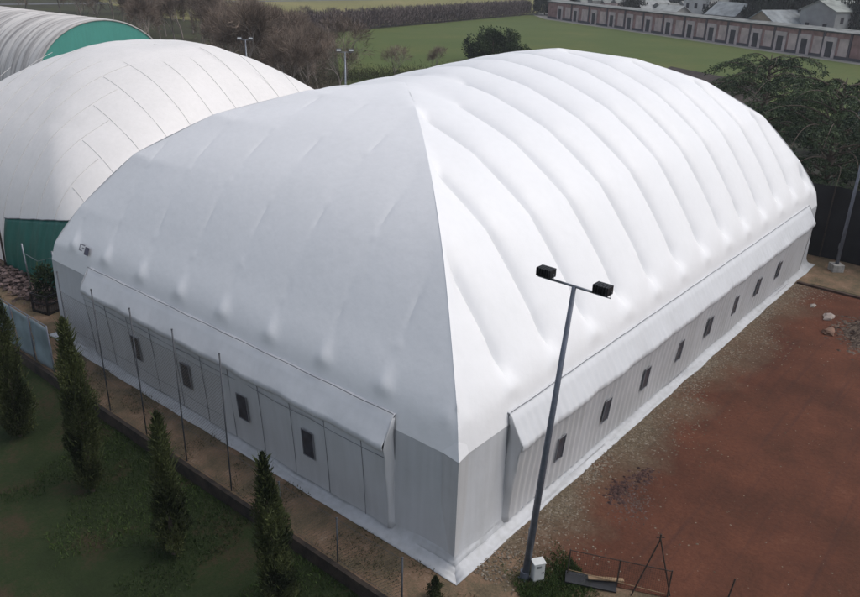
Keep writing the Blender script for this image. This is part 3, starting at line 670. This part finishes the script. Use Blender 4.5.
# ------------------------------------------------------------------ low fence, trestle and stake on the clay (bottom)
lf=thing('wire_fence','low dark wire fence panel leaning at the bottom edge of the clay','fence',(1.82,-2.62,0))
dx,dy=1.1,-2.5; Ll=math.hypot(dx,dy); dx/=Ll; dy/=Ll
for k in (0,1,2):
    mb=MB(); s=k*1.35; mb.tube([(dx*s,dy*s,-.1),(dx*s+.02,dy*s,.95)],.02,6); mb.build('post',M_rust,lf)
mb=MB(); mb.tube([(0,0,.93),(dx*2.7,dy*2.7,.93)],.013,5); mb.build('top_rail',M_rust,lf)
mb=MB(); mb.tube([(0,0,.25),(dx*2.7,dy*2.7,.12)],.011,5); mb.build('bottom_rail',mat('old_wood',(.25,.17,.10),.9),lf)
mb=MB()
for k in range(45):
    s=.06*k; w=.0022
    mb.quad((dx*s-w*dx,dy*s-w*dy,.04),(dx*s+w*dx,dy*s+w*dy,.04),(dx*s+w*dx,dy*s+w*dy,.92),(dx*s-w*dx,dy*s-w*dy,.92))
for k in range(14):
    z=.06+.065*k; mb.quad((0,0,z-.0022),(dx*2.7,dy*2.7,z-.0022),(dx*2.7,dy*2.7,z+.0022),(0,0,z+.0022))
mb.build('wire_mesh',M_rust,lf)
tr=thing('trestle','thin dark A shaped steel trestle standing on the clay at the bottom edge','trestle',(2.68,-4.72,0))
for s in (-1,1):
    mb=MB(); mb.tube([(s*.35,-s*.42,-.05),(-.0,0,1.95)],.02,6); mb.build('leg',M_rust,tr)
mb=MB(); mb.tube([(-.02,0,1.9),(-.02,.0,2.12)],.026,6); mb.tube([(-.09,.08,2.02),(.05,-.08,2.02)],.02,6); mb.build('head',M_rust,tr)
o=MB().tube([(4.0,-6.35,-.1),(4.13,-6.40,.62)],.022,6).build('stake',M_rust,None); tag(o,'short dark steel stake pushed into the clay at the bottom right','stake')
# timber plank and dark board under the low fence
bd=MB(); bd.box(-.7,.7,-.22,.22,0,.05); o=bd.build('board',M_black,None,bevel=.01); o.location=(2.0,-3.25,.05); o.rotation_euler=(0,.05,math.radians(-62)); tag(o,'dark board lying on the grass under the low wire fence','board')
bd=MB(); bd.box(-.5,.5,-.06,.06,0,.05); o=bd.build('timber',MATS['old_wood'],None,bevel=.01); o.location=(2.3,-3.55,.12); o.rotation_euler=(0,.08,math.radians(-50)); tag(o,'pale timber offcut lying beside the dark board','timber')
# timber edge at the far end of the clay
ke=MB(); ke.box(29.55,29.75,-26,-.6,-.05,.13); o=ke.build('clay_kerb',mat('dark_timber',(.05,.028,.02),.9,.3,3),None,bevel=.015); tag(o,'dark timber kerb along the far end of the clay','kerb')
# loose stones at rubble
for i,(x,y,s,c) in enumerate(((25.9,-3.2,.3,(.30,.25,.22)),(24.0,-3.7,.33,(.17,.10,.07)),(26.9,-2.2,.16,(.3,.27,.24)))):
    import bmesh
    bm=bmesh.new(); bmesh.ops.create_icosphere(bm,subdivisions=2,radius=1)
    for v in bm.verts: v.co*= (1+.25*math.sin(v.co.x*5+i*3)+.2*math.sin(v.co.y*7)); v.co=Vector((v.co.x*s*1.4,v.co.y*s*.8,v.co.z*s*.45))
    me=bpy.data.meshes.new('boulder'); bm.to_mesh(me); bm.free()
    o=link('boulder',me,None,mat('boulder%d'%i,c,.95,.3,3)); o.location=(x,y,s*.25)
    tag(o,['pale stone block lying on the clay near its far end','brown broken slab lying beside the rubble heap','small pale stone at the far corner of the clay'][i],'stone')

# ------------------------------------------------------------------ windbreak and planting at far right
wb=thing('windbreak_screen','dark windbreak screen behind the far end of the clay','screen',(35.2,9,0))
P=np.zeros((10,160,3))
for i in range(10):
    for j in range(160):
        y=-j*.2; z=4.3*i/9; P[i,j]=(.05*math.sin(y*2.3+z)+.04*math.sin(y*5.1),y,z)
mb=MB(); mb.grid(P,flip=True); mb.build('netting',mat('dark_net',(.010,.010,.012),.85,.5,.7),wb,smooth=True)
for k in range(11):
    mb=MB(); mb.tube([(-.12,-k*3.1,0),(-.12,-k*3.1,4.4)],.04,8); mb.build('post',M_rust,wb)
def cedar(label,loc,h,R,seed,nb=46):
    t=thing('cedar_tree',label,'tree',loc,0); r=np.random.default_rng(seed)
    mb=MB(); mb.tube([(0,0,-.2),(.1,.05,h*.5),(.15,.1,h)],[.32,.2,.04],9); mb.build('trunk',M_bark,t,smooth=True)
    Pl=[];Dl=[];bm_=MB()
    for k in range(nb):
        f=(k+.5)/nb; z0=h*(.10+.86*f); Lb=R*(1-f**2.2)**.6*r.uniform(.6,1.1)+.8; a=k*2.399+r.uniform(-.3,.3)
        rise=r.uniform(.12,.30)*Lb; droop=Lb*r.uniform(.18,.42); bend=r.uniform(-.35,.35)
        q_=np.linspace(0,1,14); rr=Lb*q_; z=z0+rise*np.sin(q_*PI*.6)*1.5-droop*q_**2.3; aa=a+bend*q_
        pts=np.stack([rr*np.cos(aa),rr*np.sin(aa),z],1); bm_.tube(pts,[.06*(1-q)+.012 for q in q_],5)
        # side twigs with hanging needle sprays
        nt=int(Lb*5)
        for m in range(nt):
            q=r.uniform(.15,1); b0=np.array([np.interp(q*13,np.arange(14),pts[:,c]) for c in range(3)]); sd_=1 if m%2 else -1
            Ls=(.35+1.15*math.sin(min(1,q)*PI*.85+.2))*r.uniform(.5,1.1); an=a+bend*q+sd_*r.uniform(.6,1.2)
            d=np.array((math.cos(an),math.sin(an),.05)); nn=int(19*Ls)+4
            w=r.uniform(0,1,nn); pp=b0+d*Ls*w[:,None]; pp[:,2]-=.34*Ls*w**2+np.abs(r.normal(0,.10,nn)); pp[:,:2]+=r.normal(0,.07,(nn,2))
            Pl.append(pp); Dl.append(d[None]*.7+np.array((0,0,-.45))+r.normal(size=(nn,3))*.45)
    bm_.build('boughs',M_bark,t)
    P=np.concatenate(Pl); D=np.concatenate(Dl); n=len(P)
    tone=np.clip(.40+.8*vnoise(P,1.3,seed)+r.normal(0,.18,n),0,1)
    tri_mesh('foliage',leaves(P,D,.24,.075,seed),ML_cedar,t,tone,4)
    return t
cedar('large dark cedar with drooping boughs, nearest of the two at the right edge',(45.5,2.6,0),9.2,8.6,61,54)
cedar('dark cedar with arching boughs rising behind the dome ridge against the field',(57.5,11.4,0),9.2,8.6,62,50)
for i,(x,y,rx,rz_) in enumerate(((50,13,3.2,3.4),(47,-4.5,3.5,3.8),(41,9.5,2.6,3.2),(66,6,3.6,3.2),(55,1,3.2,3.0),(72,12,3.2,2.6))):
    shrub('evergreen_shrub',['dark evergreen shrub behind the dome end, under the rear cedar','dark evergreen shrub at the right edge behind the windbreak','dark shrub touching the far end of the dome','dark evergreen shrub beyond the cedars at the right edge','dense dark shrub between the two cedars','low evergreen shrub by the field edge beyond the cedars'][i],'shrub',(x,y,0),rx,rx*.9,rz_,5200,70+i,ML_bush,.34,.12,'shrubs around the cedars')
sheet('shaded_soil',[(35.3,-14),(80,-14),(78,18),(72,34),(58,30),(35.3,26)],.016,mat('cedar_shade_soil',(.018,.018,.012),.95,.4,.8,c2=(.045,.045,.028),bump=.6))  # shade under the cedars is painted into the near-black soil colour
# brown roofed shed behind the dome
sh=thing('shed','low shed with a dark brown pitched roof behind the dome shoulder','shed',(83,26,0),math.radians(62))
mb=MB(); mb.box(-7,7,-3,3,0,2.5); w=mb.build('wall',mat('shed_wall',(.16,.13,.12),.9,.2),sh)
mb=MB(); mb.quad((-7.5,-3.6,2.35),(7.5,-3.6,2.35),(7.5,0,4.0),(-7.5,0,4.0)); mb.quad((-7.5,3.6,2.35),(-7.5,0,4.0),(7.5,0,4.0),(7.5,3.6,2.35)); mb.build('roof',mat('brown_roof',(.055,.043,.038),.9,.3,1.5,bump=.5),sh,solid=.12)
for x in (-7,7):
    mb=MB(); mb.v=[(x,-3,2.5),(x,3,2.5),(x,0,3.9)]; mb.f=[(0,1,2)]; mb.build('gable',MATS['shed_wall'],sh,solid=.05)
mb=MB(); mb.box(-2,-1,-3.06,-3.0,0,2.1); mb.build('door',M_rust,sh)
# white van/skip glimpsed at right edge is too small to read; a pale signboard stands there
# ------------------------------------------------------------------ bare trees
def bare_tree(h,seed,twn=900):
    r=random.Random(seed); segs=[]; tips=[]
    def grow(p,d,L,rad,lv):
        steps=3; pts=[p]
        for _ in range(steps):
            d=(d+Vector((r.uniform(-.16,.16),r.uniform(-.16,.16),r.uniform(-.02,.12)))).normalized(); p=p+d*L/steps; pts.append(p)
        segs.append((pts,[rad*(1-.45*i/steps) for i in range(steps+1)],3 if lv>1 else 5))
        if lv>=4: tips.append((p,d)); return
        for k in range(r.choice((3,3,4)) if lv<3 else 3):
            a=r.uniform(0,2*PI); o=d.orthogonal().normalized(); o.rotate(Matrix.Rotation(a,3,d)); sp=r.uniform(.35,.8)
            grow(pts[-1] if k<2 else pts[2],(d*math.cos(sp)+o*math.sin(sp)+Vector((0,0,.12))).normalized(),L*r.uniform(.62,.85),rad*.52,lv+1)
    grow(Vector((0,0,-.1)),Vector((0,0,1)),h*.27,h*.016,0)
    return segs,tips
def tree_obj(nm,label,cat,loc,h,seed,group=None,twmat=None,cloud=2600):
    t=thing(nm,label,cat,loc,0,group)
    segs,tips=bare_tree(h,seed); mt=MB(); mbh=MB()
    for pts,rs,n in segs: (mt if n==5 else mbh).tube(pts,[max(x,.012) for x in rs],n,cap=False)
    mt.build('trunk',M_twig,t); mbh.build('branches',M_twig,t)
    r=np.random.default_rng(seed); T=np.array([tuple(p) for p,_ in tips]); D=np.array([tuple(d) for _,d in tips])
    k=r.integers(0,len(T),cloud); P=T[k]+r.normal(0,.06*h/3,(cloud,3)); Dk=D[k]+r.normal(size=(cloud,3))*.55
    tri_mesh('twigs',leaves(P,Dk,.95*h/8,.034*h/8,seed),twmat or ML_twig,t,np.clip(.45+.5*vnoise(P,.8,seed)+r.normal(0,.2,cloud),0,1),4)
    return t
protos=[tree_obj('bare_tree','bare brown leafless tree in the thicket behind the domes','tree',(-500,0,0),11.0,100+i,'bare trees in the thicket behind the domes',cloud=4200) for i in range(4)]
used=[0]*4
rr=random.Random(12)
spots=[]
def addrow(p0,p1,n,jit,hs):
    for k in range(n):
        f=(k+.5)/n; spots.append((p0[0]+(p1[0]-p0[0])*f+rr.uniform(-jit,jit),p0[1]+(p1[1]-p0[1])*f+rr.uniform(-jit,jit),rr.uniform(*hs)))
addrow((46,66),(80,120),10,2.5,(.75,1.1))
addrow((48,60),(72,94),8,2.5,(.65,.95))
addrow((60,110),(92,150),8,4,(.8,1.15))
addrow((70,150),(125,190),14,6,(.9,1.25))
addrow((60,190),(150,215),14,7,(.9,1.2))
addrow((50,60),(66,78),4,2,(.55,.8))
for i,(x,y,s) in enumerate(spots):
    k=i%4; o=protos[k] if used[k]==0 else copytree(protos[k]); used[k]+=1
    o.location=(x,y,0); o.scale=(s,s,s*rr.uniform(1.05,1.3)); o.rotation_euler=(0,0,rr.uniform(0,6.28))
# low scrub under the thicket and along the field edge
n=52000
f=r.random(n); wdt=r.normal(0,1,n)
x=45+f*50+wdt*2.4; y=60+f*62+wdt*-3+r.normal(0,2.5,n); z=np.abs(r.normal(0,.8,n))*(1+.5*vnoise(np.stack([x,y,x*0],1),.3,4))
P=np.stack([x,y,np.maximum(z,.02)],1)
o=tri_mesh('thicket_scrub',leaves(P,r.normal(size=(n,3))+np.array([0,0,1.1]),.7,.04,17),leafmat('scrub',(.06,.05,.04),(.17,.145,.11),.95),None,np.clip(.4+.7*vnoise(P,.35,6)+r.normal(0,.2,n),0,1),4)
tag(o,'brown scrub and brambles under the bare trees','scrub',kind='stuff')
n=16000; f=r.random(n); x=64+f*40+r.normal(0,2.2,n); y=72-f*8+r.normal(0,2.2,n)-f*18; z=np.abs(r.normal(0,.7,n))
P=np.stack([x,y,z+.02],1)
o=tri_mesh('field_edge_scrub',leaves(P,r.normal(size=(n,3))+np.array([0,0,1.1]),.6,.05,18),leafmat('scrub_green',(.02,.022,.012),(.075,.085,.035),.95),None,np.clip(.4+.7*vnoise(P,.5,6)+r.normal(0,.2,n),0,1),4)
tag(o,'olive scrub along the near edge of the green field','scrub',kind='stuff')
# two specific wide bare trees in front of the field
tree_obj('spreading_tree','pale spreading bare tree beside the right distant floodlight','tree',(55,61,0),9.5,301,cloud=1500)
tree_obj('spreading_tree','low bare tree at the near edge of the field, left of the round evergreen','tree',(76,64,0),5.6,302,cloud=1500)
tree_obj('spreading_tree','wide bare tree left of the right distant floodlight, crown against the field','tree',(61,75,0),11.0,303,cloud=1800)
tree_obj('spreading_tree','wide bare tree right of the right distant floodlight, twigs over the green field','tree',(66,71,0),10.5,304,cloud=1700)
tree_obj('spreading_tree','small bare tree by the field edge, right of the wide bare trees','tree',(71,66.5,0),6.2,305,cloud=1300)
# round evergreen
shrub('round_evergreen','rounded dark evergreen tree standing alone against the green field','tree',(101.5,71.5,0),4.4,3.8,5.3,13000,90,leafmat('evergreen_leaf',(.010,.022,.008),(.045,.07,.025)),.42,.2)
shrub('small_evergreen','smaller evergreen bush touching the right side of the round evergreen','shrub',(103.2,68.2,0),2.6,2.3,3.0,3500,91,MATS['evergreen_leaf'],.36,.16)
# brown hedge row beyond the field
n=42000; f=r.random(n); ws=1.5
x=99+f*124+r.normal(0,.9,n)+0; y=128+f*15.5+r.normal(0,.9,n); top=3.6*(1+.12*np.sin(f*150)+.1*np.sin(f*410)); z=r.random(n)**.8*top
P=np.stack([x,y,z],1); D=r.normal(size=(n,3))*.5+np.array([0,0,1.0])
hd=tri_mesh('hedge',leaves(P,D,1.2,.14,19),ML_hedge,None,np.clip(.45+.7*vnoise(P,.35,6)+r.normal(0,.2,n),0,1),4)
tag(hd,'long straight brown leafless hedge between the green and straw fields','hedge')
tree_obj('field_tree','small round headed bare tree rising above the brown hedge, left of two','tree',(113,131,0),6.6,311,cloud=2200,twmat=ML_hedge)
tree_obj('field_tree','small bare tree rising above the brown hedge, right of two','tree',(124,133,0),6.4,312,cloud=2200,twmat=ML_hedge)

# ------------------------------------------------------------------ arcade building
A=Vector((211.95,127.25,0)); Bv=Vector((158.93,28.44,0)); dv=(Bv-A).normalized()
ang=math.atan2(dv.y,dv.x)
ar=thing('arcade_building','long low pink brick arcade building with a row of dark doorways beyond the field','building',tuple(A),ang)
# local: +x along facade towards the right of the photo, facade faces local -y or +y: towards the camera
M_pink=mat('pink_brick',(.28,.165,.155),.9,.25,.8)
M_panel=mat('pale_plaster',(.48,.39,.37),.9,.2,.6)
M_sur=mat('door_surround_stone',(.47,.40,.395),.9,.18,.7)
M_open=mat('dark_opening',(.035,.033,.04),.8,.3,1)
sgn=-1 if Vector((-dv.y,dv.x,0)).dot(CAMP-A)<0 else 1    # facade normal in local y
Lb=121; 
def bx(name,m,x0,x1,d0,d1,z0,z1,parent=ar,bevel=0):
    y0,y1=sorted((sgn*d0,sgn*d1)); return MB().box(x0,x1,y0,y1,z0,z1).build(name,m,parent,bevel=bevel)
bx('wall',M_pink,-3,Lb,-6,0,0,4.75)
bx('plinth',mat('plinth_dark',(.07,.065,.075),.9),-3,Lb,.003,.12,0,.55)
bx('cornice',mat('cornice_dark',(.07,.07,.08),.9),-3.2,Lb+.2,-6.2,.28,4.753,5.05)
rf=MB(); y0,y1=-6.4*sgn,.45*sgn; ym_=-3*sgn
rf.v=[(-3.4,y1,5.06),(Lb+.4,y1,5.06),(Lb+.4,ym_,5.45),(-3.4,ym_,5.45),(-3.4,y0,5.06),(Lb+.4,y0,5.06)]; rf.f=[(0,1,2,3),(3,2,5,4)]
rf.build('roof',mat('pale_roof',(.11,.115,.11),.85,.35,.5,c2=(.23,.24,.23)),ar,solid=.1)
doors=[4.6,13.6,23.5,32.6,40.9,49.2,57.5,65.8,73.5,80.7,87.8,94.9,101.4,107.8]
for i,dxp in enumerate(doors):
    s=bx('door_surround',M_sur,dxp-1.55,dxp+1.55,.003,.25,0.0,3.95)
    MB().box(dxp-.8,dxp+.8,*sorted((sgn*.253,sgn*.27)),.15,3.1).build('doorway',M_open,s)
    nxt=doors[i+1] if i+1<len(doors) else dxp+6.5
    mid=(dxp+nxt)/2; hw=(nxt-dxp)*.17
    bx('blank_panel',M_panel,mid-hw,mid+hw,.003,.10,.6,3.8)
    bx('pilaster',mat('pilaster_dark',(.085,.07,.08),.9),mid+hw+.12,mid+hw+.62,.003,.2,.56,4.75)
tm=MB(); 
ew=thing('end_wall_block','dark brick wing closing the right end of the arcade building','building',tuple(A+dv*122),ang)
MB().box(0,18,*sorted((sgn*-6,sgn*.6)),0,4.6).build('wall',mat('dark_brick',(.075,.06,.07),.9,.25,.7),ew)
MB().box(-.2,18.2,*sorted((sgn*-6.2,sgn*.8)),4.603,4.9).build('roof',MATS['pale_roof'],ew)
# ------------------------------------------------------------------ buildings, tombs and trees behind the arcade
def house(label,loc,rz,w,d,h,rh,wc,rc,wins=3,nm='house'):
    t=thing(nm,label,'house',loc,rz); wm=mat('w_%s'%label[:18],wc,.9,.15,.4); rm=mat('r_%s'%label[:18],rc,.9,.25,.6)
    MB().box(-w/2,w/2,-d/2,d/2,0,h).build('wall',wm,t)
    m_=MB(); e=.4; m_.quad((-w/2-e,-d/2-e,h-.1),(w/2+e,-d/2-e,h-.1),(w/2+e,0,h+rh),(-w/2-e,0,h+rh)); m_.quad((-w/2-e,d/2+e,h-.1),(-w/2-e,0,h+rh),(w/2+e,0,h+rh),(w/2+e,d/2+e,h-.1)); m_.build('roof',rm,t,solid=.15)
    for x in (-w/2,w/2):
        g=MB(); g.v=[(x,-d/2,h),(x,d/2,h),(x,0,h+rh-.12)]; g.f=[(0,1,2)]; g.build('gable',wm,t,solid=.1)
    for k in range(wins):
        x=-w/2+w*(k+.5)/wins
        for z in ([h*.25,h*.68] if h>5 else [h*.45]):
            MB().box(x-.5,x+.5,-d/2-.04,-d/2-.003,z,z+1.3).build('window',M_open,t)
            MB().box(x-.5,x+.5,d/2+.003,d/2+.04,z,z+1.3).build('window',M_open,t)
    for sx in (-1,1):
        for k in range(2):
            y=-d/4+d/2*k; MB().box(*sorted((sx*(w/2+.003),sx*(w/2+.04))),y-.5,y+.5,h*.5,h*.5+1.3).build('window',M_open,t)
    return t
def bpos(px,D):     # ground point at horizontal distance D along the view column px
    a=(px-430)/FPX; d=CF+CR*a-CU*(-290/FPX)*-1*0; d=Vector((CF.x+CR.x*a+CU.x*.37,CF.y+CR.y*a+CU.y*.37)).normalized(); return (CAMP.x+d.x*D,CAMP.y+d.y*D,0)
hs=[(705,236,9,7,8.6,1.2,(.50,.50,.49),(.3,.3,.3),'white flat fronted house behind the arcade'),
    (733,218,9,8,5.4,2.9,(.30,.29,.28),(.24,.26,.27),'grey gabled house right of the white house'),
    (650,250,12,8,4.6,2.4,(.34,.33,.31),(.26,.27,.27),'low grey house behind the arcade middle'),
    (612,262,10,7,4.8,2.0,(.26,.25,.25),(.17,.17,.18),'dark roofed low house behind the left part of the arcade'),
    (672,228,8,6,4.9,1.8,(.40,.39,.36),(.30,.31,.30),'pale cottage between the grey houses'),
    (783,204,13,9,4.7,2.9,(.30,.24,.18),(.22,.24,.25),'ochre house with a wide pyramid like grey roof'),
    (840,206,14,9,8.0,2.0,(.30,.31,.31),(.25,.27,.25),'large grey house at the top right corner')]
for (px,D,w,d,h,rh,wc,rc,lb) in hs: house(lb,bpos(px,D),ang+PI/2*(0 if w<10 else 1)+.1,w,d,h,rh,wc,rc)
tw=thing('tower','slim white tower behind the right part of the arcade','tower',bpos(824,212),ang)
MB().box(-1.4,1.4,-1.4,1.4,0,11).build('shaft',mat('tower_white',(.55,.55,.53),.9,.12,.5),tw)
MB().box(-1.7,1.7,-1.7,1.7,11.003,11.4).build('cornice',MATS['tower_white'],tw)
m_=MB(); m_.v=[(-1.6,-1.6,11.4),(1.6,-1.6,11.4),(1.6,1.6,11.4),(-1.6,1.6,11.4),(0,0,13.2)]; m_.f=[(0,1,4),(1,2,4),(2,3,4),(3,0,4)]; m_.build('roof',MATS['pale_roof'],tw)
for s in (-1,1): MB().box(-.4,.4,*sorted((s*1.403,s*1.44)),7.5,9.5).build('opening',M_open,tw)
# little tombs / chapels lining the back of the arcade
rr=random.Random(5)
for k in range(26):
    px=560+k*11.3; D=np.interp(px,[560,850],[262,196])+rr.uniform(2,22)
    t=thing('tomb_chapel','small pale stone tomb chapel among many behind the arcade roof','tomb',bpos(px,float(D)),ang+rr.uniform(-.1,.1),'stone tomb chapels behind the arcade')
    w=rr.uniform(1.2,2.4); h=rr.uniform(4.2,6.2); c=rr.choice([MATS['tower_white'],M_panel,MATS['pale_roof'],M_conc])
    MB().box(-w,w,-w,w,0,h).build('wall',c,t)
    m_=MB(); m_.v=[(-w-.2,-w-.2,h+.003),(w+.2,-w-.2,h+.003),(w+.2,w+.2,h+.003),(-w-.2,w+.2,h+.003),(0,-w-.2,h+1.1),(0,w+.2,h+1.1)]; m_.f=[(0,1,4),(2,3,5),(1,2,5,4),(3,0,4,5)]; m_.build('roof',MATS['pale_roof'],t)
ML_dark=leafmat('dark_conifer',(.012,.018,.016),(.035,.048,.038))
cps=[(715,226,7.5,3.0),(760,222,13,5.5),(771,212,14,5),(785,214,15.5,6),(799,213,15.5,6),(812,214,14,4.5),(868,205,12,5),(632,245,8,3.5),(850,235,13,6),(640,270,9,4),(600,275,8,5),(580,280,9,5),(560,285,8,5),(545,282,7,4),(690,262,8,4),(745,240,11,4)]
pr=None
for i,(px,D,h,w) in enumerate(cps):
    if pr is None: pr=shrub('dark_tree','dark dense evergreen tree behind the arcade','tree',bpos(px,D),1,1,1,7000,200,ML_dark,.10,.05,'dark evergreens behind the arcade',trunk=True); o=pr
    else: o=copytree(pr)
    o.location=bpos(px,D); o.scale=(w,w,h); o.rotation_euler=(0,0,i*1.3)
# far wooded belt closing the view
n=60000; a_=r.uniform(math.radians(8),math.radians(78),n); Dn=r.uniform(430,520,n); z=np.abs(r.random(n)**.7*11)*(1+.2*np.sin(a_*60))
P=np.stack([CAMP.x+Dn*np.cos(a_),CAMP.y+Dn*np.sin(a_),z],1)
o=tri_mesh('far_wood',leaves(P,r.normal(size=(n,3))+np.array([0,0,.6]),5.5,1.6,23),leafmat('far_twig',(.05,.045,.045),(.12,.105,.10),.95),None,np.clip(.45+.5*vnoise(P,.03,6)+r.normal(0,.2,n),0,1),4)
tag(o,'far brownish winter wood closing the view','wood',kind='stuff')

hz=MB(); hz.box(-420,920,-420,920,-2.2,24); hz=hz.build('haze',None); hz['kind']='stuff'
hm_=bpy.data.materials.new('haze_air'); hm_.use_nodes=True; nt=hm_.node_tree; nt.nodes.remove(nt.nodes['Principled BSDF'])
pv=nt.nodes.new('ShaderNodeVolumePrincipled'); pv.inputs['Color'].default_value=(.86,.88,.93,1); pv.inputs['Density'].default_value=.00035; pv.inputs['Anisotropy'].default_value=.2
nt.links.new(pv.outputs[0],nt.nodes['Material Output'].inputs['Volume']); hz.data.materials.append(hm_)
scene.cycles.volume_bounces=0
# ------------------------------------------------------------------ light
w=bpy.data.worlds.new('World'); scene.world=w; w.use_nodes=True; nt=w.node_tree
bg=nt.nodes['Background']; sky=nt.nodes.new('ShaderNodeTexSky'); sky.sky_type='NISHITA'; sky.sun_disc=False
EL=math.radians(56); AZ=math.radians(-52)      # direction towards the sun in the xy plane, measured from +x
sky.sun_elevation=EL; sky.sun_rotation=math.radians(90)-AZ
sky.air_density=1.0; sky.dust_density=3.0; sky.ozone_density=1.0
hs_=nt.nodes.new('ShaderNodeHueSaturation'); hs_.inputs['Saturation'].default_value=.52; nt.links.new(sky.outputs[0],hs_.inputs['Color']); nt.links.new(hs_.outputs[0],bg.inputs[0]); bg.inputs[1].default_value=.15
sd=bpy.data.lights.new('sun','SUN'); sd.energy=.78; sd.angle=math.radians(50); sd.color=(1,.96,.91)
so=bpy.data.objects.new('sun',sd); COL.objects.link(so)
dirv=Vector((math.cos(EL)*math.cos(AZ),math.cos(EL)*math.sin(AZ),math.sin(EL)))
so.rotation_euler=dirv.to_track_quat('Z','Y').to_euler(); so.location=(0,0,60)
vs=scene.view_settings; scene.display_settings.display_device='sRGB'
vs.view_transform='Standard'; vs.look='None'; vs.gamma=1; vs.exposure=0.19; vs.use_curve_mapping=False
scene.cycles.max_bounces=6; scene.cycles.use_denoising=True
